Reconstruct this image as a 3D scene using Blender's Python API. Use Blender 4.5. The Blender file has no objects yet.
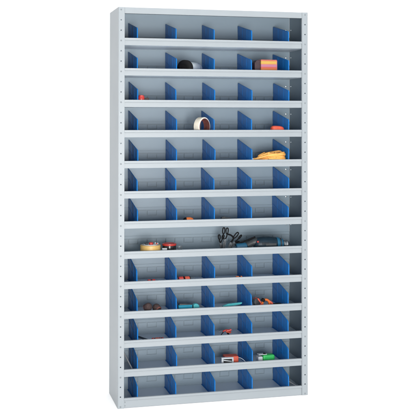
import bpy, bmesh, math, random
from mathutils import Vector, Matrix
random.seed(7)
S = bpy.context.scene
COL = S.collection
PI = math.pi

# ------------------------------------------------------------------ materials
def nmat(name):
    m = bpy.data.materials.new(name); m.use_nodes = True
    nt = m.node_tree; b = nt.nodes['Principled BSDF']
    return m, nt, b

def mat(name, col, rough=.5, metal=0., var=.04, scale=30., bump=0., bscale=400., spec=.5, trans=0., coat=0.):
    m, nt, b = nmat(name)
    b.inputs['Roughness'].default_value = rough
    b.inputs['Metallic'].default_value = metal
    b.inputs['Specular IOR Level'].default_value = spec
    b.inputs['Transmission Weight'].default_value = trans
    b.inputs['Coat Weight'].default_value = coat
    tc = nt.nodes.new('ShaderNodeTexCoord')
    nz = nt.nodes.new('ShaderNodeTexNoise'); nz.inputs['Scale'].default_value = scale
    nz.inputs['Detail'].default_value = 4
    nt.links.new(tc.outputs['Object'], nz.inputs['Vector'])
    r = nt.nodes.new('ShaderNodeValToRGB')
    r.color_ramp.elements[0].position = .3; r.color_ramp.elements[1].position = .7
    r.color_ramp.elements[0].color = tuple(c*(1-var) for c in col)+(1,)
    r.color_ramp.elements[1].color = tuple(min(1, c*(1+var)) for c in col)+(1,)
    nt.links.new(nz.outputs['Fac'], r.inputs['Fac'])
    nt.links.new(r.outputs['Color'], b.inputs['Base Color'])
    mr = nt.nodes.new('ShaderNodeMapRange')
    mr.inputs['To Min'].default_value = max(.02, rough-.06); mr.inputs['To Max'].default_value = min(1, rough+.06)
    nt.links.new(nz.outputs['Fac'], mr.inputs['Value']); nt.links.new(mr.outputs['Result'], b.inputs['Roughness'])
    if bump:
        n2 = nt.nodes.new('ShaderNodeTexNoise'); n2.inputs['Scale'].default_value = bscale; n2.inputs['Detail'].default_value = 2
        nt.links.new(tc.outputs['Object'], n2.inputs['Vector'])
        bp = nt.nodes.new('ShaderNodeBump'); bp.inputs['Strength'].default_value = bump; bp.inputs['Distance'].default_value = .001
        nt.links.new(n2.outputs['Fac'], bp.inputs['Height']); nt.links.new(bp.outputs['Normal'], b.inputs['Normal'])
    return m

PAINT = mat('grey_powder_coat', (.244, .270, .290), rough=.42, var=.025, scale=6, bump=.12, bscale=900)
PANEL = mat('grey_coat_shade_tint', (.196, .256, .305), rough=.42, var=.015, scale=5, bump=.12, bscale=900)  # same coat, bluer: shade and bounce light inside put into the colour
TRAY = mat('tray_floor_lightened', (.60, .67, .73), rough=.34, var=.008, scale=3)  # same grey coat, lightened to stand in for light on the tray floors
BOLTM = mat('painted_bolt', (.16, .18, .195), rough=.4, var=.05, scale=200)
ZINC = mat('zinc_bolt', (.50, .54, .56), rough=.42, metal=.8, var=.05, scale=300)
BLUE = mat('blue_divider_plastic', (.002, .135, .43), rough=.36, var=.06, scale=25, bump=.1, bscale=500, spec=.22)
_mat = mat
def mat(name, col, **k):                      # small goods: plain real-world colours
    return _mat(name, tuple(c*.78 for c in col), **k)
BLACK = mat('black_rubber', (.005, .005, .006), rough=.7, spec=.15, var=.2, scale=60, bump=.2, bscale=600)
GLOSSBLACK = mat('black_gloss_plastic', (.012, .013, .015), rough=.2, var=.1)
STEEL = mat('brushed_steel', (.55, .58, .60), rough=.22, metal=1., var=.06, scale=200)
DSTEEL = mat('dark_steel', (.16, .18, .20), rough=.35, metal=.8, var=.15, scale=90)
DSTEEL2 = mat('worn_steel', (.085, .095, .105), rough=.6, metal=.2, var=.5, scale=120)
RED = mat('red_plastic', (.48, .03, .022), rough=.35, var=.08)
ORANGERED = mat('orange_red_plastic', (.60, .075, .032), rough=.5, var=.12, scale=60, bump=.2)
ORANGE = mat('orange_plastic', (.75, .17, .025), rough=.45, var=.12, scale=60)
ROPE = mat('yellow_orange_cable', (.90, .44, .10), rough=.55, var=.16, scale=120, bump=.3, bscale=700)
CREAM = mat('cream_paper_tape', (.78, .72, .60), rough=.7, var=.05, scale=80, bump=.2)
CREAMSIDE = mat('cream_tape_edge', (.88, .84, .77), rough=.75, var=.06, scale=300, bump=.3)
CORE = mat('brown_card_core', (.17, .045, .035), rough=.8, var=.35, scale=50)
YTAPE = mat('ochre_tape', (.62, .40, .13), rough=.45, var=.06, scale=60)
WHITE = mat('white_plastic', (.75, .76, .77), rough=.45, var=.04)
LGREY = mat('light_grey_plastic', (.52, .56, .60), rough=.35, var=.05)
TEAL = mat('turquoise_plastic', (.008, .25, .38), rough=.4, spec=.25, var=.08)
TEALL = mat('pale_turquoise_plastic', (.04, .38, .42), rough=.4, var=.08)
DRILLB = mat('petrol_blue_plastic', (.006, .022, .038), rough=.45, spec=.3, var=.12, bump=.2)
DRILLL = mat('bright_petrol_plastic', (.012, .12, .23), rough=.35, var=.08)
DARKG = mat('charcoal_plastic', (.03, .036, .042), rough=.5, var=.2, bump=.2)
BROWN = mat('dark_brown_abrasive', (.05, .028, .027), rough=.85, var=.5, scale=220, bump=.8, bscale=500)
GREEN = mat('green_plastic', (.02, .42, .09), rough=.4, var=.12, scale=60)
BLACKW = mat('dark_void', (.01, .01, .012), rough=.7)
CLEAR = mat('clear_plastic', (.9, .94, .96), rough=.08, var=.01, trans=.95)
FLOORM = _mat('seamless_white', (.93, .93, .93), rough=.9, var=.004, scale=2, spec=.1)

def stripes_mat():
    m, nt, b = nmat('striped_carton_print')
    b.inputs['Roughness'].default_value = .45
    tc = nt.nodes.new('ShaderNodeTexCoord'); sp = nt.nodes.new('ShaderNodeSeparateXYZ')
    nt.links.new(tc.outputs['Object'], sp.inputs[0])
    mr = nt.nodes.new('ShaderNodeMapRange'); mr.inputs['From Min'].default_value = 0; mr.inputs['From Max'].default_value = .09
    nt.links.new(sp.outputs['Z'], mr.inputs['Value'])
    r = nt.nodes.new('ShaderNodeValToRGB'); r.color_ramp.interpolation = 'CONSTANT'
    st = [(0, (.70, .20, .06)), (.30, (.78, .22, .05)), (.52, (.74, .13, .10)), (.60, (.62, .22, .34)), (.74, (.78, .30, .10)),
          (.78, (.80, .50, .09)), (.93, (.70, .18, .12))]
    e = r.color_ramp.elements
    e[0].position = 0; e[0].color = st[0][1]+(1,)
    e[1].position = st[1][0]; e[1].color = tuple(q*.62 for q in st[1][1])+(1,)
    for p, c in st[2:]:
        n = e.new(p); n.color = tuple(q*.62 for q in c)+(1,)
    nt.links.new(mr.outputs['Result'], r.inputs['Fac']); nt.links.new(r.outputs['Color'], b.inputs['Base Color'])
    return m
STRIPE = stripes_mat()
CANM = mat('satin_can_metal', (.70, .76, .80), rough=.28, metal=.35)
FLAPM = mat('shaded_flap_card', (.05, .024, .032), rough=.6, var=.3, scale=40)  # the flap's shadow is put into this dark card colour
PINK = mat('pink_card', (.60, .20, .20), rough=.6, var=.15, scale=80)

# ------------------------------------------------------------------ mesh helpers
class MB:
    def __init__(s): s.bm = bmesh.new(); s.mats = []
    def mi(s, m):
        if m not in s.mats: s.mats.append(m)
        return s.mats.index(m)
    def face(s, vs, m, smooth=False):
        try: f = s.bm.faces.new(vs)
        except ValueError: return None
        f.material_index = s.mi(m); f.smooth = smooth; return f
    def box(s, x0, x1, y0, y1, z0, z1, m, bev=0., M=None):
        b = bmesh.new()
        bmesh.ops.create_cube(b, size=1)
        for v in b.verts: v.co = Vector(((x0+x1)/2+v.co.x*(x1-x0), (y0+y1)/2+v.co.y*(y1-y0), (z0+z1)/2+v.co.z*(z1-z0)))
        if bev: bmesh.ops.bevel(b, geom=b.edges[:], offset=bev, segments=2, profile=.5, affect='EDGES')
        s.merge(b, m, M, bool(bev) and False)
    def merge(s, b, m, M=None, smooth=False):
        mp = {}
        for v in b.verts: mp[v] = s.bm.verts.new(M @ v.co if M else v.co)
        for f in b.faces:
            s.face([mp[v] for v in f.verts], m, smooth or f.smooth)
        b.free()
    def prism(s, pts, t0, t1, m, axis='x', bev=0., M=None):
        """pts in the plane perpendicular to axis, extruded t0..t1"""
        b = bmesh.new()
        def P(a, c, t): return {'x': (t, a, c), 'y': (a, t, c), 'z': (a, c, t)}[axis]
        v0 = [b.verts.new(P(a, c, t0)) for a, c in pts]; v1 = [b.verts.new(P(a, c, t1)) for a, c in pts]
        b.faces.new(v0[::-1]); b.faces.new(v1); n = len(pts)
        for i in range(n): b.faces.new((v0[i], v0[(i+1) % n], v1[(i+1) % n], v1[i]))
        bmesh.ops.recalc_face_normals(b, faces=b.faces[:])
        if bev: bmesh.ops.bevel(b, geom=b.edges[:], offset=bev, segments=2, profile=.5, affect='EDGES')
        s.merge(b, m, M)
    def lathe(s, prof, m, M=None, seg=32, closed=False):
        """prof: (t along local z, r[, material])"""
        rings = []
        for q in prof:
            t, r = q[0], q[1]
            if r < 1e-6: rings.append([s.bm.verts.new((M or Matrix()) @ Vector((0, 0, t)))])
            else: rings.append([s.bm.verts.new((M or Matrix()) @ Vector((r*math.cos(2*PI*i/seg), r*math.sin(2*PI*i/seg), t))) for i in range(seg)])
        n = len(prof)
        for k in range(n if closed else n-1):
            a, c = rings[k], rings[(k+1) % n]; mm = prof[k][2] if len(prof[k]) > 2 else m
            dt = abs(prof[(k+1) % n][0]-prof[k][0]); dr = abs(prof[(k+1) % n][1]-prof[k][1])
            for i in range(seg):
                j = (i+1) % seg
                if len(a) == 1 and len(c) == 1: continue
                if len(a) == 1: s.face((a[0], c[j], c[i]), mm, True)
                elif len(c) == 1: s.face((a[i], a[j], c[0]), mm, True)
                else: s.face((a[i], a[j], c[j], c[i]), mm, True)
    def tube(s, pts, r, m, seg=10, closed=False, rz=1.):
        pts = [Vector(p) for p in pts]; n = len(pts); rings = []
        prev = None
        for i, p in enumerate(pts):
            if closed: t = pts[(i+1) % n]-pts[i-1]
            else: t = pts[min(i+1, n-1)]-pts[max(i-1, 0)]
            t.normalize()
            if prev is None:
                up = Vector((0, 0, 1)) if abs(t.z) < .9 else Vector((0, 1, 0))
                u = t.cross(up).normalized()
            else: u = (prev-t*prev.dot(t)).normalized()
            prev = u; w = t.cross(u)
            rr = r[i] if isinstance(r, (list, tuple)) else r
            rings.append([s.bm.verts.new(p+(u*math.cos(2*PI*k/seg)+w*math.sin(2*PI*k/seg)*rz)*rr) for k in range(seg)])
        for i in range(n if closed else n-1):
            a, c = rings[i], rings[(i+1) % n]
            for k in range(seg): s.face((a[k], a[(k+1) % seg], c[(k+1) % seg], c[k]), m, True)
        if not closed:
            s.face(rings[0][::-1], m); s.face(rings[-1], m)
    def build(s, name, parent=None, bevel=0., weld=False):
        bmesh.ops.recalc_face_normals(s.bm, faces=s.bm.faces[:])
        me = bpy.data.meshes.new(name); s.bm.to_mesh(me); s.bm.free()
        for m in s.mats: me.materials.append(m)
        o = bpy.data.objects.new(name, me); COL.objects.link(o)
        if parent: o.parent = parent
        if bevel:
            b = o.modifiers.new('bevel', 'BEVEL'); b.width = bevel; b.segments = 2; b.limit_method = 'ANGLE'; b.angle_limit = math.radians(50)
            b.harden_normals = False
        if any(p.use_smooth for p in me.polygons):
            try: me.set_sharp_from_angle(angle=math.radians(38))
            except Exception: pass
        return o

def spline(pts, n=8, closed=False):
    P = [Vector(p) for p in pts]; out = []; L = len(P)
    rng = range(L) if closed else range(L-1)
    for i in rng:
        if closed: a, b, c, d = P[i-1], P[i], P[(i+1) % L], P[(i+2) % L]
        else: a, b, c, d = P[max(i-1, 0)], P[i], P[i+1], P[min(i+2, L-1)]
        for k in range(n):
            t = k/n
            out.append(.5*((2*b)+(c-a)*t+(2*a-5*b+4*c-d)*t*t+(3*b-a-3*c+d)*t**3))
    if not closed: out.append(P[-1])
    return out

def thing(name, label, cat, loc=(0, 0, 0), rot=(0, 0, 0), group=None):
    o = bpy.data.objects.new(name, None); COL.objects.link(o); o.empty_display_size = .05
    o.location = loc; o.rotation_euler = rot
    o['label'] = label; o['category'] = cat
    if group: o['group'] = group
    return o
def tag(o, label, cat, loc=None, rot=None, group=None):
    o['label'] = label; o['category'] = cat
    if group: o['group'] = group
    if loc is not None: o.location = loc
    if rot is not None: o.rotation_euler = rot
    return o
def along(p, d):
    """matrix whose local z runs along d from p"""
    q = Vector(d).normalized().to_track_quat('Z', 'Y')
    return Matrix.Translation(Vector(p)) @ q.to_matrix().to_4x4()

# ------------------------------------------------------------------ setting: seamless white sweep
b = MB()
prof = [(-9, 0), (2.5, 0)]
for i in range(1, 13):
    a = PI/2*i/12; prof.append((2.5+1.6*math.sin(a), 1.6-1.6*math.cos(a)))
prof.append((4.1, 7.0))
vs = [[b.bm.verts.new((x, y, z)) for y, z in prof] for x in (-9, 11)]
for i in range(len(prof)-1): b.face((vs[0][i], vs[1][i], vs[1][i+1], vs[0][i+1]), FLOORM, True)
fl = b.build('floor'); fl['kind'] = 'structure'; fl['label'] = 'seamless white studio floor and backdrop sweep'

# ------------------------------------------------------------------ cabinet
W, D, H = 1.0, .289, 2.0
LIP = [1.8464, 1.6945, 1.5363, 1.3846, 1.2304, 1.0792, .9287, .7782, .6278, .4793, .3349, .1911, .0497]
REC = .036
F = [z-REC+.0012 for z in LIP]          # tray floors (upper face)
PW = .0310                              # post width
T = .0015
cab = thing('shelving_cabinet', 'tall light grey steel bin cabinet with thirteen rows of open bays and blue dividers', 'cabinet', (0, 0, 0))

BZ = [1.987, 1.832, 1.678, 1.524, 1.370, 1.216, 1.062, .9075, .757, .6065, .456, .3055, .155, .009]
HZ = []
for i in range(13):
    a, c = BZ[i], BZ[i+1]; HZ += [a+(c-a)/3, a+(c-a)*2/3]

def post(x0, x1, hx, xi):
    """front flange with punched holes and a folded inner lip"""
    p = MB(); b_ = p.bm
    hz = sorted(HZ); zc = [0.0005]; cells = []
    r = .0033; hc = .008
    X = [x0, hx-hc, hx+hc, x1]
    for y, flip in ((0., False), (T, True)):
        z = 0.0005
        for h in hz:
            if h-hc > z: cells.append((y, z, h-hc, False))
            cells.append((y, h-hc, h+hc, h)); z = h+hc
        cells.append((y, z, H-.0005, False))
    cache = {}
    def V(x, y, z):
        k = (round(x, 5), round(y, 5), round(z, 5))
        if k not in cache: cache[k] = b_.verts.new((x, y, z))
        return cache[k]
    for (y, za, zb, h) in cells:
        for i in range(3):
            if h and i == 1:
                N = 16; ring = []
                sq = []
                for k in range(N):
                    a = 2*PI*k/N+PI/4
                    ring.append(V(hx+r*math.cos(a), y, h+r*math.sin(a)))
                corners = [V(hx+hc, y, h+hc), V(hx-hc, y, h+hc), V(hx-hc, y, h-hc), V(hx+hc, y, h-hc)]
                for q in range(4):
                    seg = [ring[(q*4+k) % N] for k in range(5)]
                    p.face([corners[q]]+seg+[corners[(q+1) % 4]], PAINT)
                if y == 0.:
                    back = [V(hx+r*math.cos(2*PI*k/N+PI/4), T, h+r*math.sin(2*PI*k/N+PI/4)) for k in range(N)]
                    for k in range(N): p.face((ring[k], ring[(k+1) % N], back[(k+1) % N], back[k]), PAINT)
            else:
                p.face((V(X[i], y, za), V(X[i+1], y, za), V(X[i+1], y, zb), V(X[i], y, zb)), PAINT)
    # folded inner return and ends
    e = x1 if xi > 0 else x0
    o_ = x0 if xi > 0 else x1
    for xx in (x0, x1):
        zsx = sorted({k[2] for k in cache if abs(k[0]-round(xx, 5)) < 1e-6})
        p.face([V(xx, 0., z) for z in zsx]+[V(xx, T, z) for z in zsx[::-1]], PAINT)
    return p
for (x0, x1, hx, s, sx0, sx1) in ((T, PW, .0135, 1, 0, T), (W-PW, W-T, W-.0145, -1, W-T, W)):
    m = MB()
    # side sheet: outer wall plus inner layer tinted with interior shade
    xm = T*.6 if s > 0 else W-T*.6
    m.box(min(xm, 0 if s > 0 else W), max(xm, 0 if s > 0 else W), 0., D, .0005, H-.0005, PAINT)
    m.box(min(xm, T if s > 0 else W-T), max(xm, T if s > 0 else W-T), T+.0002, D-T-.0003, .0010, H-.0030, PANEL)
    side = m.build('side_panel', cab)
    pm = post(x0, x1, hx, s)
    ex = x1 if s > 0 else x0
    pm.box(min(ex, ex-s*T), max(ex, ex-s*T), T, .014, .0008, H-.0008, PAINT)
    po = pm.build('front_post', side)
    for z in BZ:
        bb = MB()
        bb.lathe([(-.0002, .0), (-.0002, .0040), (.0006, .0040), (.0011, .0034), (.0013, .0015), (.0009, .0012), (.0009, 0)], BOLTM,
                 M=along((hx, -.0001, z), (0, -1, 0)), seg=16)
        bb.build('bolt', side)
    # bolts low on the inner side wall near the back corner
    for i in range(8):
        z = (LIP[i]-.036)+.119+ (0 if i else 0)
        bb = MB()
        bx = T if s > 0 else W-T
        bb.lathe([(0, 0), (0, .0045), (.0022, .0038), (.003, .002), (.003, 0)], ZINC, M=along((bx, .262, z), (s, 0, 0)), seg=14)
        bb.build('bolt', side)

# back panel, top panel
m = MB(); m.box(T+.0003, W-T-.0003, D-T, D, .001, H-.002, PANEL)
back = m.build('back_panel', cab)
for i in range(8):
    z = (LIP[i]-.036)+.120
    for bx in (.021, .979):
        bb = MB()
        bb.lathe([(0, 0), (0, .0058), (.0030, .0050), (.0042, .0025), (.0042, 0)], ZINC, M=along((bx, D-T, z), (0, -1, 0)), seg=16)
        bb.build('bolt', back)
m = MB()
m.box(T+.0003, W-T-.0003, .0010, D-T-.0004, H-T-.0012, H-.0012, PAINT)
m.box(PW+.0006, W-PW-.0006, .0006, .0021, H-.0310, H-.0009, PAINT)
m.box(PW+.0010, W-PW-.0010, .0021, .0130, H-.0310, H-.0295, PAINT)
m.build('top_panel', cab, bevel=.0005)

SLOTS = [.0 + .05*k for k in range(1, 20)]
def shelf_mesh(is_base=False):
    """tray with front lip (top bead + flat face), floor, rear upstand with punched rectangular tabs; local z=0 at floor top"""
    m = MB()
    xa, xb = PW+.0005, W-PW-.0005
    hl = REC-.0012
    dz = -.0012 if not is_base else -.0130
    # lip profile in (y,z), closed
    pr = [(.0038, dz), (.0038, hl-.0130), (.0012, hl-.0105), (.0008, hl-.0010), (.0016, hl), (.0130, hl), (.0136, hl-.0008), (.0136, hl-.0080),
          (.0122, hl-.0080), (.0122, hl-.0014), (.0034, hl-.0016), (.0030, hl-.0104), (.0052, hl-.0124), (.0052, dz)]
    m.prism(pr, xa, xb, PAINT, 'x')
    # floor (slips behind the posts up to the side walls)
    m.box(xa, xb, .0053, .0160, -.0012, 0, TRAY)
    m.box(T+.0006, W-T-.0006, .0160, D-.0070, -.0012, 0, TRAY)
    # little stiffening return below the lip
    m.box(xa, xb, .0046, .0140, dz-.0012 if is_base else -.0058, dz-.0002 if is_base else -.0046, PAINT) if is_base else None
    # rear upstand y = D-.0070 .. D-.0058
    y0, y1 = D-.0066, D-.0054
    g = .0032
    zb = [0, .036, .062, .077]
    xs = [T+.0008]+SLOTS+[W-T-.0008]
    m.box(T+.0008, W-T-.0008, y0, y1, -.0012, zb[1]-g/2, PANEL)
    m.box(T+.0008, W-T-.0008, y0, y1, zb[2]+g/2, zb[3], PANEL)
    for i in range(len(xs)-1):
        a = xs[i]+(g*.7 if i else 0); c = xs[i+1]-(g*.7 if i < len(xs)-2 else 0)
        boxed = (i % 2 == 0)
        lo = zb[1]+g/2 if boxed else zb[1]-g/2-.0002
        hi = zb[2]-g/2
        m.box(a, c, y0+(.0002 if not boxed else 0), y1-.0001, lo, hi, PANEL)
    # folded top of the upstand
    m.box(T+.0008, W-T-.0008, y1+.0002, D-T-.0004, zb[3]-.0013, zb[3]-.0001, PANEL)
    return m

def divider_mesh():
    m = MB(); t = .0013
    pts = [(.0165, .0006), (.2800, .0006), (.2800, .1300), (.2780, .1320), (.2700, .1320), (.0230, .0865), (.0180, .0830), (.0165, .0780)]
    m.prism(pts, -t, t, BLUE, 'x')
    # thick rounded front and top edge
    edge = [(0, .0165, .001), (0, .0165, .0500), (0, .0168, .0780), (0, .0185, .0835), (0, .0230, .0868), (0, .0700, .0953), (0, .1700, .1137), (0, .2700, .1322)]
    m.tube(edge, .0027, BLUE, seg=8)
    for s in (-1, 1):
        for y in (.105, .190):                      # upright ribs
            zt = .0868+(y-.023)*(.0453/.247)
            m.box(s*t if s > 0 else -t-.0008, t+.0008 if s > 0 else -t, y-.0012, y+.0012, .002, zt-.003, BLUE)
        # diagonal rib
        Mx = Matrix.Translation((0, .150, .052)) @ Matrix.Rotation(math.atan2(.062, .24), 4, 'X')
        m.box(s*t if s > 0 else -t-.0011, t+.0011 if s > 0 else -t, -.124, .124, -.0012, .0012, BLUE, M=Mx)
    # base foot
    m.box(-.006, .006, .022, .2760, .0002, .0022, BLUE)
    return m

shelf_src = None; div_src = None
for i in range(13):
    if i == 12:
        sh = shelf_mesh(True).build('base_shelf', cab, bevel=0)
        # plinth face under the bottom tray lies inside the lip (lip face runs to the ground)
    elif shelf_src is None:
        sh = shelf_mesh().build('shelf', cab); shelf_src = sh
    else:
        sh = shelf_src.copy(); COL.objects.link(sh); sh.parent = cab
    sh.location = (0, 0, F[i])
    if i == 7: continue
    for k in range(5):
        if div_src is None:
            d = divider_mesh().build('divider', sh); div_src = d
        else:
            d = div_src.copy(); COL.objects.link(d)
        d.parent = sh
        d.location = (.1+.2*k + random.uniform(-.0028, .0028), 0, 0)
        d.rotation_euler = (0, random.uniform(-.012, .012), random.uniform(-.008, .008))

# dark discs in place of shaded drilled holes on the bottom rail
m = MB()
for z in (.030, .012):
    m.lathe([(0, 0), (0, .0016), (.0004, .0014), (.0004, 0)], DARKG, M=along((PW+.006, .0030 if z < .024 else .0030, z), (0, -1, 0)), seg=12)
m.build('hole_disc', cab)

# ------------------------------------------------------------------ contents
# row 2: chrome aerosol-like cylinder with ribbed black cap
f = F[1]
t = thing('spray_can', 'chrome can with round black end, lying on the second shelf down', 'can', (.347, .045, f+.0418), (0, 0, math.radians(47)))
m = MB()
cap = [(-.002, 0), (-.002, .010), (0, .011), (0, .020), (-.0015, .021), (-.0015, .030), (.001, .038), (.004, .0415)]
for k in range(6): cap += [(.006+k*.003, .0415), (.0075+k*.003, .0400)]
cap += [(.026, .0415), (.028, .039), (.028, 0)]
m.lathe(cap, BLACK, M=along((-.006, 0, 0), (1, 0, 0)), seg=40); m.build('cap', t)
m = MB(); m.lathe([(0, 0), (0, .033), (.003, .0345), (.105, .0345), (.109, .033), (.118, .028), (.122, .020), (.122, 0)], CANM, M=along((.0225, 0, 0), (1, 0, 0)), seg=48)
m.build('body', t)
m = MB(); m.lathe([(0, 0), (0, .014), (.010, .013), (.013, .009), (.022, .008), (.023, 0)], STEEL, M=along((.1447, 0, 0), (1, 0, 0)), seg=28); m.build('nozzle', t)

# row 2: striped carton with flap end
t = thing('striped_carton', 'orange, pink and yellow striped carton lying beside the right-hand divider', 'carton', (.776, .050, f+.0003), (0, 0, math.radians(3)))
m = MB(); m.box(-.016, .072, 0, .060, 0, .092, STRIPE, bev=.0012); m.build('box', t)
m = MB(); m.prism([(-.0166, .004), (-.0166, .088), (-.036, .088), (-.048, .074), (-.046, .004)], .010, .056, FLAPM, 'y', bev=.001); m.build('end_flap', t)
m = MB(); m.box(.0722, .0750, .002, .058, .001, .0880, PINK, bev=.0006); m.build('edge_tab', t)

# row 3: red knob
f = F[2]
t = thing('red_ball_fitting', 'small red rounded fitting beside the far left divider, third shelf down', 'fitting', (.118, .034, f+.0005), (0, 0, 0))
m = MB(); m.lathe([(0, 0), (0, .014), (.022, .015), (.030, .0175), (.044, .0175), (.052, .0155), (.058, .011), (.060, 0)], RED, M=along((.004, 0, 0), (0, 0, 1)), seg=28); m.build('cap', t)
m = MB(); m.lathe([(0, 0), (0, .009), (.020, .009), (.024, .006), (.024, 0)], BROWN, M=along((.018, -.004, .036), (1, -.1, .1)), seg=18); m.build('stem', t)

# row 4: masking tape standing on edge
f = F[3]
def roll(name, R, r, w, mo, me, mc, M, parent):
    m = MB()
    m.lathe([(-w/2, r+.003), (-w/2, R-.002), (-w/2+.0015, R), (w/2-.0015, R), (w/2, R-.002), (w/2, r+.003)], mo, M=M, seg=64)
    # sides in edge colour
    m.lathe([(w/2+.0003, r+.003), (w/2+.0003, R-.002)], me, M=M, seg=64)
    m.lathe([(-w/2-.0003, r+.003), (-w/2-.0003, R-.002)], me, M=M, seg=64)
    o = m.build(name, parent)
    c = MB(); c.lathe([(-w/2-.0008, r), (w/2+.0008, r), (w/2+.0008, r+.003), (-w/2-.0008, r+.003)], mc, M=M, seg=64, closed=True); c.build('core', parent)
    return o
t = thing('masking_tape', 'cream roll of masking tape standing on its edge, fourth shelf down', 'tape roll', (.4455, .064, f))
roll('tape', .0500, .0405, .034, CREAM, CREAMSIDE, CORE, along((0, 0, .0502), (.63, -.777, 0)), t)

# row 4: orange red pad
t = MB()
pm = bmesh.new(); bmesh.ops.create_uvsphere(pm, u_segments=32, v_segments=18, radius=1)
for v in pm.verts:
    x, y, z = v.co
    sx = lambda a, p: math.copysign(abs(a)**p, a)
    v.co = Vector((sx(x, .55)*.036, sx(y, .6)*.022, sx(z, .6)*(.027-.004*x)))
for q in pm.faces: q.smooth = True
t.merge(pm, ORANGERED)
pad = t.build('rubber_pad'); tag(pad, 'orange-red rounded block lying in front of the right-hand divider, fourth shelf down', 'pad', (.848, .046, f+.0282), (0, 0, .04))

# row 5: coiled cable
f = F[4]
t = thing('cable_bundle', 'yellow-orange cable coiled into a flat bundle, fifth shelf down', 'cable', (.811, .060, f), (0, 0, 0))
m = MB()
for k in range(17):
    lay = k % 4; a0 = -.086+.012*random.random()+(.020 if k > 8 else 0); a1 = .081-.006*random.random()-(.01 if k in (4, 7) else 0)
    base = .0055+.0039*k; yy = random.uniform(-.010, .008); wl = .014+random.uniform(-.004, .014)
    def zz(u, s):
        e = min(1, .56+max(0, (u+.094)/.09)*.44)
        return max(.0055, base*e+s*.003)
    P = []
    for u, q in ((a0, 0), (a0+.035, .6), (-.03, 1), (.02, 1), (a1-.018, .9), (a1-.003, .4), (a1, -.2), (a1-.014, -.8), (.03, -1), (-.015, -1), (a0+.05, -.8), (a0+.015, -.4)):
        P.append((u, yy+q*wl, zz(u, q)+random.uniform(-.0042, .0042)))
    m.tube(spline([(x, y, max(.0054, z)) for x, y, z in P], 6, True), .0052, ROPE, seg=10, closed=True)
m.tube(spline([(-.092, -.010, .036), (-.070, -.018, .040), (-.03, -.024, .052), (.01, -.027, .060), (.05, -.022, .055), (.074, -.006, .048)], 8), .0052, ROPE)
m.build('coil', t)
m = MB(); m.tube(spline([(.034, -.034, .004), (.030, -.036, .030), (.028, -.026, .062), (.026, 0, .068), (.024, .026, .060), (.026, .034, .030), (.030, .030, .004), (.032, 0, .0035)], 6, True), .0032, ROPE, closed=True); m.build('tie', t)
m = MB(); m.tube([(-.100, -.010, .036), (-.0915, -.010, .0362)], .0050, WHITE); m.build('plug_tip', t)

# row 7
f = F[6]
t = thing('orange_capsule', 'small orange capsule with a black end, seventh shelf down', 'capsule', (.370, .060, f), (0, 0, 0))
m = MB(); m.lathe([(0, 0), (0, .019), (.008, .0215), (.022, .022), (.034, .019), (.040, .010), (.041, 0)], ORANGE, M=along((-.010, 0, .0225), (1, 0, -.10)), seg=26); m.build('body', t)
m = MB(); m.lathe([(0, 0), (.001, .012), (.006, .018), (.013, .0195), (.014, 0)], BLACK, M=along((-.024, 0, .0232), (1, 0, -.05)), seg=24); m.build('black_end', t)
t = MB(); t.prism([(-.026, .018), (-.022, .039), (-.006, .042), (.004, .037), (.026, .036), (.028, .012), (.020, 0), (-.020, 0)], -.010, .010, DARKG, 'y', bev=.002)
o = t.build('dark_clip'); tag(o, 'flat dark grey clip, the only item in the middle bay of the seventh shelf', 'clip', (.570, .060, f+.0004))

# row 8: tape lying flat with bits inside
f = F[7]
t = thing('ochre_tape', 'ochre yellow tape roll lying flat on the undivided shelf', 'tape roll', (.1785, .078, f))
roll('tape', .0520, .0400, .054, YTAPE, YTAPE, WHITE, along((0, 0, .0285), (0, 0, 1)), t)
m = MB(); m.lathe([(0, 0), (0, .036), (.002, .038), (.020, .038), (.024, .034), (.024, 0)], WHITE, M=along((0, 0, .034), (0, 0, 1)), seg=32)
m.build('inner_spool', t)
t2 = thing('red_plug', 'red plug resting on top of the ochre tape roll', 'plug', (.180, .070, f+.0585))
m = MB(); m.lathe([(0, 0), (0, .011), (.008, .0115), (.011, .009), (.0115, 0)], RED, M=along((0, 0, 0), (0, 0, 1)), seg=20); m.build('cap', t2)
m = MB(); m.lathe([(0, 0), (0, .005), (.014, .004), (.014, 0)], DARKG, M=along((-.018, -.004, .0055), (-1, -.2, 0)), seg=14); m.build('pin', t2)
t2 = thing('white_bead', 'pale pebble-like bits on the ochre tape roll', 'bits', (.205, .082, f+.0585))
m = MB()
for (x, y, r_) in ((0, 0, .0052), (.010, -.010, .0045), (.004, -.018, .004)):
    m.lathe([(0, 0), (r_*.2, r_*.8), (r_, r_), (r_*1.6, r_*.7), (r_*1.8, 0)], LGREY if r_ > .0042 else ORANGERED, M=along((x, y, 0), (0, 0, 1)), seg=14)
m.build('bead', t2)

t = thing('round_tin', 'dark round tub with a red rim beside the ochre tape', 'tub', (.2775, .080, f))
m = MB(); m.lathe([(.0004, 0), (.0004, .033), (.002, .035), (.050, .035), (.050, 0)], GLOSSBLACK, seg=40); m.build('tub', t)
m = MB(); m.lathe([(.0502, 0), (.0502, .0355), (.053, .0365), (.0585, .0365), (.060, .034), (.060, .028), (.0575, .027), (.0575, 0)], RED, seg=40); m.build('lid', t)
m = MB(); m.box(-.0345, -.010, -.0365, -.0352, .012, .040, LGREY, M=Matrix.Rotation(-.25, 4, 'Z')); m.build('sticker', t)
t = MB(); t.lathe([(.0004, 0), (.0004, .012), (.044, .013), (.046, .010), (.046, 0)], CLEAR, seg=28)
o = t.build('clear_vial'); tag(o, 'clear plastic vial beside the dark red-rimmed tub', 'vial', (.332, .078, f))

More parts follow.
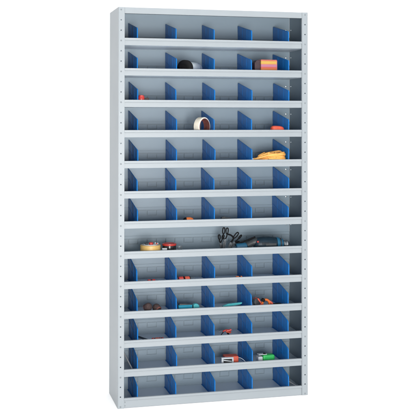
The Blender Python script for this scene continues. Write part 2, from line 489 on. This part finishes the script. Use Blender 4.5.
# pliers
def pliers(loc, label, handles, pivot, jaw, rad=.0031):
    t = thing('pliers', label, 'pliers', loc, group='pliers and cutters in a heap beside the power drill')
    for h in handles:
        m = MB(); P = [Vector((x, y, z)) for x, y, z in h['pts']]
        a, c = P[-2], P[-1]           # loop between a and c
        if h.get('loop', True):
            d = (c-a); L = d.length; d.normalize(); n = Vector((d.z, 0, -d.x))*h.get('w', .0058)
            lp = [a, a+n*.8+d*L*.2, a+n+d*L*.6, a+n*.7+d*L*.93, c, a-n*.7+d*L*.93, a-n+d*L*.6, a-n*.8+d*L*.2]
            m.tube(spline(lp, 4, True), rad, BLACK, seg=8, closed=True)
            m.tube(spline(P[:-1], 6), rad*1.05, BLACK, seg=8)
        else: m.tube(spline(P, 6), rad*1.4, BLACK, seg=8)
        m.build('handle', t)
    p = Vector(pivot)
    m = MB(); m.lathe([(-.005, 0), (-.005, .0058), (-.004, .0066), (.004, .0066), (.005, .0058), (.005, 0)], DSTEEL, M=along(p, (0, -1, 0)), seg=22)
    m.lathe([(.005, .0), (.005, .0030), (.0062, .0026), (.0068, 0)], DSTEEL2, M=along(p, (0, -1, 0)), seg=16); m.build('pivot', t)
    for s in (-1, 1):
        j = Vector(jaw); d = (j-p); n = Vector((d.z, 0, -d.x)).normalized()
        m = MB(); q = [p+n*s*.0066, p+n*s*.0080+d*.30, j+n*s*.0022, j+n*s*.0006, p+n*s*.0006]
        m.prism([(v.x, v.z) for v in q], p.y-.0035, p.y+.0035, DSTEEL2, 'y', bev=.0006)
        m.build('jaw', t)
    return t
pliers((.584, .120, f), 'upright pliers with two black loop handles, leftmost of the heap',
       [dict(pts=[(-.002, 0, .066), (-.012, 0, .082), (-.008, 0, .094), (-.005, 0, .127)]), dict(pts=[(.002, 0, .066), (.010, 0, .082), (.011, 0, .094), (.013, 0, .125)])],
       (0, 0, .062), (-.009, 0, .004))
pliers((.612, .105, f), 'pliers leaning right with one long looped handle, middle of the heap',
       [dict(pts=[(0, 0, .050), (.008, 0, .060), (.016, 0, .073), (.040, 0, .101)], w=.0065), dict(pts=[(0, 0, .050), (.014, 0, .072), (.002, 0, .088), (-.016, 0, .094)], loop=False)],
       (-.002, 0, .046), (-.012, 0, .004))
pliers((.636, .130, f), 'low grey cutters with a single dark handle tip, next to the drill',
       [dict(pts=[(.006, 0, .050), (.018, 0, .060), (.026, 0, .066), (.041, 0, .084)], w=.0035), dict(pts=[(.006, 0, .046), (.02, 0, .050), (.030, 0, .048), (.040, 0, .040)], loop=False)],
       (0, 0, .046), (-.028, 0, .005))
pliers((.566, .140, f), 'small pliers half hidden behind the upright pair, farthest back in the heap',
       [dict(pts=[(0, 0, .045), (-.006, 0, .056), (-.006, 0, .064), (-.008, 0, .088)], w=.005), dict(pts=[(0, 0, .045), (.006, 0, .058), (.01, 0, .066), (.016, 0, .086)], w=.005)],
       (0, 0, .040), (.010, 0, .004))

# drill
t = thing('power_drill', 'dark blue-grey power drill lying on the undivided shelf', 'drill', (.80, .090, f))
def lx(prof, m, name, x0, z0, d=(1, 0, 0), y0=0, seg=36, par=None, sq=None):
    q = MB(); q.lathe(prof, m, M=along((x0, y0, z0), d), seg=seg); return q.build(name, par or t)
hous = lx([(0, 0), (.001, .018), (.008, .029), (.020, .035), (.050, .0380), (.085, .0375), (.112, .034), (.128, .031), (.130, 0)], DRILLB, 'housing', -.068, .0400)
m = MB()
for a in range(5): m.box(-.030+.008*a, -.0265+.008*a, -.0386, -.034, .040, .052, BLACKW)
m.build('vent', hous)
lx([(0, .0310), (.001, .0345), (.014, .0335), (.017, .031)], DRILLL, 'front_ring', .055, .0395)
lx([(0, .0300), (.010, .0290), (.012, .025)], DARKG, 'gear_collar', .0715, .0390)
lx([(0, .0270), (.001, .0290), (.010, .0270), (.012, .0240)], DRILLL, 'torque_ring', .0800, .0380)
ch = [(0, 0), (0, .0220), (.002, .0250)]
for k in range(4): ch += [(.005+.004*k, .0250), (.0065+.004*k, .0225)]
ch += [(.022, .0240), (.026, .0200), (.036, .0110), (.038, .0095), (.038, 0)]
lx(ch[:3]+[(.006, .0215), (.007, 0)], DARKG, 'chuck_collar', .0900, .0355)
lx(ch, STEEL, 'chuck', .0935, .0340)
g = MB()
g.tube(spline([(-.020, -.002, .040), (-.055, 0, .052), (-.080, 0, .046), (-.105, 0, .034)], 8), [.030-.010*min(1, i/14) for i in range(25)], DARKG, seg=20, rz=.9)
g.build('grip', t)
g = MB(); g.lathe([(0, 0), (0, .018), (.003, .0205), (.050, .0205), (.056, .0185), (.057, 0)], DRILLL, M=along((-.106, 0, .0290), (-1, 0, -.06)), seg=28); g.build('battery', t)
g = MB(); g.tube(spline([(-.165, .012, .034), (-.150, .010, .047), (-.120, .006, .054), (-.085, .002, .068), (-.06, 0, .078)], 8), .0042, BLACK); g.build('hand_strap', t)
g = MB(); g.lathe([(0, 0), (0, .0050), (.004, .0045), (.0045, 0)], RED, M=along((-.055, -.0330, .0560), (0, -1, .2)), seg=14); g.build('switch', t)
g = MB(); g.box(-.059, -.052, -.040, -.034, .020, .030, RED, bev=.001); g.build('switch', t)
g = MB(); g.box(-.012, .046, -.0392, -.0375, .034, .046, DARKG, bev=.0006); g.build('badge', t)

# row 9
f = F[8]
def bitset(name, label, loc, cols, L, r, cat, gap=.003, h=.030, group=None):
    t = thing(name, label, cat, loc, group=group)
    x = 0
    for i, (c, l) in enumerate(zip(cols, L)):
        m = MB(); m.lathe([(0, 0), (0, r*.8), (.002, r), (l-.002, r), (l, r*.8), (l, 0)], c, M=along((x, 0, r), (1, 0, 0)), seg=20)
        m.build('segment' if i else 'body', t); x += l+.0002
    return t
bitset('red_plug_row', 'low red fitting just over the shelf lip, left bay of the ninth row', (.158, .045, f), [RED, DARKG, RED], [.016, .006, .018], .0180, 'fitting')
t = bitset('red_fastener', 'pair of red grips with a dark pin, second bay of the ninth row', (.318, .048, f), [RED, BLACK, ORANGERED, DARKG], [.026, .006, .026, .006], .0215, 'grips')
m = MB(); m.tube([(.062, 0, .034), (.085, .003, .034)], .002, DSTEEL); m.build('pin', t)
bitset('orange_fitting', 'tiny orange and black fitting at the foot of a divider, ninth row', (.622, .045, f), [ORANGE, BLACK, ORANGE], [.018, .006, .010], .0172, 'fitting')

# row 10
f = F[9]
def flap(loc, rot, label):
    t = thing('abrasive_roll', label, 'abrasive roll', loc, rot, group='brown abrasive rolls at the left of the tenth row')
    m = MB()
    pr = [(0, 0), (0, .013), (.004, .017), (.010, .0195), (.026, .0200), (.034, .016), (.038, .008), (.038, 0)]
    m.lathe(pr, BROWN, M=along((0, 0, 0), (0, 0, 1)), seg=30); m.build('body', t)
    m = MB(); m.lathe([(-.0002, .0135), (-.001, .0150), (.0028, .0182), (.0036, .0178)], CORE, seg=30); m.build('rim', t)
    return t
flap((.149, .060, f+.037), (math.radians(66), 0, math.radians(40)), 'brown round abrasive roll nearest the left divider, standing higher than its neighbour')
flap((.217, .050, f+.0255), (math.radians(62), 0, math.radians(-150)), 'brown round abrasive roll lying lower, right of its twin')
t = MB(); t.tube(spline([(-.02, 0, .010), (0, 0, .014), (.014, 0, .022), (.030, 0, .024)], 6), .0045, DARKG)
o = t.build('dark_rod'); tag(o, 'short dark rod between the brown rolls and the turquoise case', 'rod', (.240, .030, f-.003))

t = thing('turquoise_case', 'flat turquoise case with a round hinge end, tenth row', 'case', (.320, .052, f))
m = MB(); m.box(0, .074, 0, .030, .0004, .044, TEAL, bev=.003); m.build('body', t)
m = MB(); m.prism([(.004, .0442), (.074, .0442), (.074, .046), (.03, .050), (.006, .051)], .003, .026, DARKG, 'y', bev=.0006); m.build('top_strip', t)
m = MB(); m.box(.0745, .079, .002, .028, .0004, .040, BLACK); m.build('gap', t)
m = MB(); m.lathe([(0, 0), (0, .016), (.002, .018), (.024, .018), (.026, .016), (.026, 0)], TEALL, M=along((.093, .028, .030), (0, -1, 0)), seg=26)
m.box(.0795, .100, .004, .026, .0004, .030, TEALL, bev=.002); m.build('hinge', t)
m = MB(); m.tube([(.104, .012, .040), (.124, .010, .028)], [.003, .002], DSTEEL); m.build('pin', t)

t = thing('turquoise_wedge', 'thin turquoise wedge tool pointing right, tenth row', 'tool', (.552, .055, f))
m = MB(); m.prism([(0, .020), (.02, .024), (.100, .036), (.106, .041), (.104, .045), (.060, .042), (.030, .040), (.002, .030)], -.008, .008, TEALL, 'y', bev=.0015); m.build('blade', t)
m = MB(); m.prism([(.0, .0), (.10, .0), (.10, .030), (.03, .020), (.0, .018)], -.006, .006, DARKG, 'y', bev=.001); m.build('stand', t)
m = MB(); m.tube([(-.004, 0, .022), (-.026, -.004, .024)], .004, BLACK); m.build('tip', t)

def clampo(loc, rot, label, c1, c2, ring):
    t = thing('hose_clip', label, 'clip', loc, rot, group='orange and black clips in the fourth bay of the tenth row')
    m = MB()
    if ring:
        P = [(.019*math.cos(a), 0, .030+.021*math.sin(a)) for a in [math.radians(q) for q in range(-20, 221, 12)]]
        m.tube(P, .0062, c1, seg=12, rz=1.5); m.build('ring', t)
        m = MB(); m.lathe([(-.010, 0), (-.010, .009), (.010, .009), (.010, 0)], BLACK, M=along((-.014, 0, .049), (0, 1, 0)), seg=18); m.build('joint', t)
        m = MB(); m.prism([(.005, .046), (.020, .048), (.036, .036), (.040, .022), (.030, .018), (.024, .034)], -.008, .008, ORANGERED, 'y', bev=.002); m.build('jaw', t)
        m = MB(); m.box(-.016, .034, -.008, .008, .0004, .0108, DARKG, bev=.001); m.build('base', t)
    else:
        m.lathe([(-.010, 0), (-.010, .020), (-.007, .024), (.007, .024), (.010, .020), (.010, 0)], c2, M=along((0, 0, .041), (.5, -1, .2)), seg=26); m.build('pad', t)
        m = MB(); m.prism([(-.018, .058), (-.004, .066), (.012, .060), (.026, .036), (.036, .028), (.040, .016), (.012, .014), (.022, .034), (.006, .052)], -.006, .012, ORANGERED, 'y', bev=.002); m.build('arm', t)
        m = MB(); m.box(-.018, .034, -.006, .010, .0004, .0160, BLACK, bev=.001); m.build('base', t)
clampo((.738, .055, f), (0, 0, .1), 'dark clip with a red arm and round grey pad, left of the pair', ORANGERED, DARKG, False)
clampo((.790, .060, f), (0, 0, -.1), 'orange clip arched like a ring, right of the pair', ORANGE, DARKG, True)
t = MB(); t.tube(spline([(0, 0, .026), (.02, 0, .027), (.045, .01, .025), (.055, .012, .020), (.057, .012, .006)], 6), .0050, BLACK)
o = t.build('black_lead'); tag(o, 'short black lead beside the orange ring clip, against the divider', 'lead', (.824, .060, f-.0008))

# row 11
f = F[10]
for k, (dx, lab) in enumerate(((0, 'thin dark rod lying diagonally, nearer the left divider'), (.014, 'thin dark rod lying diagonally, farther from the left divider'))):
    t = MB(); t.tube([(-.002, .240, .0026), (.0195, .014, .0300)], .0024, DARKG, seg=10)
    o = t.build('steel_rod'); tag(o, lab, 'rod', (.128+dx, 0, f), group='two thin rods at the left of the eleventh row')
t = bitset('red_connectors', 'row of small red connectors just over the lip, eleventh row', (.184, .065, f), [RED, BLACK, ORANGERED, RED, BLACK, RED], [.012, .004, .020, .010, .004, .010], .0140, 'connectors')
t = thing('red_tripod_tool', 'red plier handles standing on thin black legs, eleventh row', 'tool', (.583, .090, f))
m = MB(); m.tube(spline([(-.018, 0, .034), (-.004, 0, .040), (.012, -.004, .039), (.026, -.006, .043)], 6), [.0045]*8+[.006]*11, RED, seg=10)
m.tube(spline([(-.004, -.010, .036), (.010, -.012, .032), (.022, -.010, .030)], 5), .0045, ORANGERED, seg=10); m.build('handle', t)
m = MB(); m.tube([(-.014, 0, .034), (-.052, -.030, .0030)], .0022, BLACK)
m.build('leg', t)
m = MB(); m.tube([(.002, -.004, .034), (.018, -.032, .0040)], .0042, BLACK); m.build('leg', t)
m = MB(); m.tube([(.006, 0, .036), (.020, .030, .0035)], .0022, BLACK); m.build('leg', t)
m = MB(); m.tube([(-.018, .004, .037), (-.040, .006, .034)], .002, DSTEEL); m.build('tip', t)

# row 12
f = F[11]
t = MB(); t.tube([(.0690, .270, .066), (.0905, .020, .0034)], .0034, WHITE, seg=12)
o = t.build('pale_rod'); tag(o, 'pale rod leaning in the narrow left gap, twelfth row', 'rod', (0, 0, f))
t = thing('red_stapler', 'red block with a pale grey framed front and black openings', 'device', (.546, .045, f), (0, 0, math.radians(-4)))
m = MB(); m.box(.020, .094, .018, .075, .0004, .054, ORANGERED, bev=.004); m.build('body', t)
m = MB()
m.box(0, .064, .000, .0175, .046, .053, LGREY, bev=.0015)
m.box(0, .011, .000, .0175, .0004, .0458, LGREY, bev=.0015)
m.box(.056, .064, .000, .0175, .0004, .0458, LGREY, bev=.0015)
m.build('front_frame', t)
m = MB(); m.box(.0112, .0558, .012, .0174, .0004, .0455, BLACKW); m.build('opening', t)
m = MB(); m.prism([(.012, .042), (.054, .034), (.054, .030), (.012, .037)], .002, .010, LGREY, 'y'); m.build('bar', t)
m = MB(); m.tube(spline([(.094, .03, .045), (.108, .02, .042), (.124, .006, .030), (.134, -.002, .014)], 8), .0014, CLEAR if 0 else LGREY); m.build('wire', t)
t = thing('green_stapler', 'green block with pale grey end and dark button', 'device', (.748, .052, f), (0, 0, math.radians(3)))
m = MB(); m.box(.026, .092, .0, .045, .0004, .050, GREEN, bev=.008); m.build('body', t)
m = MB(); m.box(0, .0255, .002, .040, .0004, .044, LGREY, bev=.005); m.build('end_cap', t)
m = MB(); m.box(.004, .050, .008, .038, .0505, .0545, LGREY, bev=.0012); m.build('top_plate', t)
m = MB(); m.lathe([(0, 0), (0, .0075), (.004, .0065), (.0045, 0)], BLACK, M=along((.038, .014, .0546), (0, 0, 1)), seg=18); m.build('button', t)
m = MB(); m.box(.008, .028, -.0016, .0015, .010, .016, BLACK); m.build('slot', t)

# row 13
f = F[12]
t = MB(); t.tube([(.9250, .278, .0270), (.9655, .022, .0170), (.9665, .017, .0040)], .0030, WHITE, seg=12)
o = t.build('wire_rod'); tag(o, 'thin pale rod lying in the narrow right gap, bottom row', 'rod', (0, 0, f))

# ------------------------------------------------------------------ world + studio lights
w = bpy.data.worlds.new('World'); S.world = w; w.use_nodes = True
bg = w.node_tree.nodes['Background']; bg.inputs['Color'].default_value = (.96, .98, 1., 1); bg.inputs['Strength'].default_value = .92
def area(name, loc, target, sx, sy, power, col=(1, 1, 1)):
    l = bpy.data.lights.new(name, 'AREA'); l.shape = 'RECTANGLE'; l.size = sx; l.size_y = sy; l.energy = power; l.color = col
    o = bpy.data.objects.new(name, l); COL.objects.link(o); o.location = loc
    o.rotation_euler = (Vector(target)-Vector(loc)).to_track_quat('-Z', 'Y').to_euler(); return o
area('key_softbox', (-.25, -5.8, .6), (.5, 0, .6), 1.6, 1.8, 375, (1, .99, .97))
area('overhead_floor_fill', (.5, -1.0, 5.2), (.5, -.6, 0), 4.5, 3.5, 190, (1, .99, .97))  # unseen lamp, added to wash the floor and sweep white

# ------------------------------------------------------------------ camera
cam = bpy.data.cameras.new('camera'); co = bpy.data.objects.new('camera', cam); COL.objects.link(co)
CX, CY, CZ, YAW, PIT, ROL, FP, PY = -.7598, -4.7775, 1.4428, -.2502, -.0113, .0010, 966.586, -100.345
fw = Vector((-math.sin(YAW), math.cos(YAW), 0)); r_ = Vector((math.cos(YAW), math.sin(YAW), 0)); u = Vector((0, 0, 1))
f2 = math.cos(PIT)*fw-math.sin(PIT)*u; u2 = math.sin(PIT)*fw+math.cos(PIT)*u
r3 = math.cos(ROL)*r_+math.sin(ROL)*u2; u3 = -math.sin(ROL)*r_+math.cos(ROL)*u2
M = Matrix((( r3.x, u3.x, -f2.x, CX), (r3.y, u3.y, -f2.y, CY), (r3.z, u3.z, -f2.z, CZ), (0, 0, 0, 1)))
co.matrix_world = M
cam.sensor_width = 36; cam.sensor_fit = 'HORIZONTAL'; cam.lens = FP/416*36
cam.shift_y = PY/416
cam.clip_end = 100
S.camera = co
S.view_settings.view_transform = 'Standard'; S.view_settings.look = 'None'; S.view_settings.exposure = 0; S.view_settings.gamma = 1
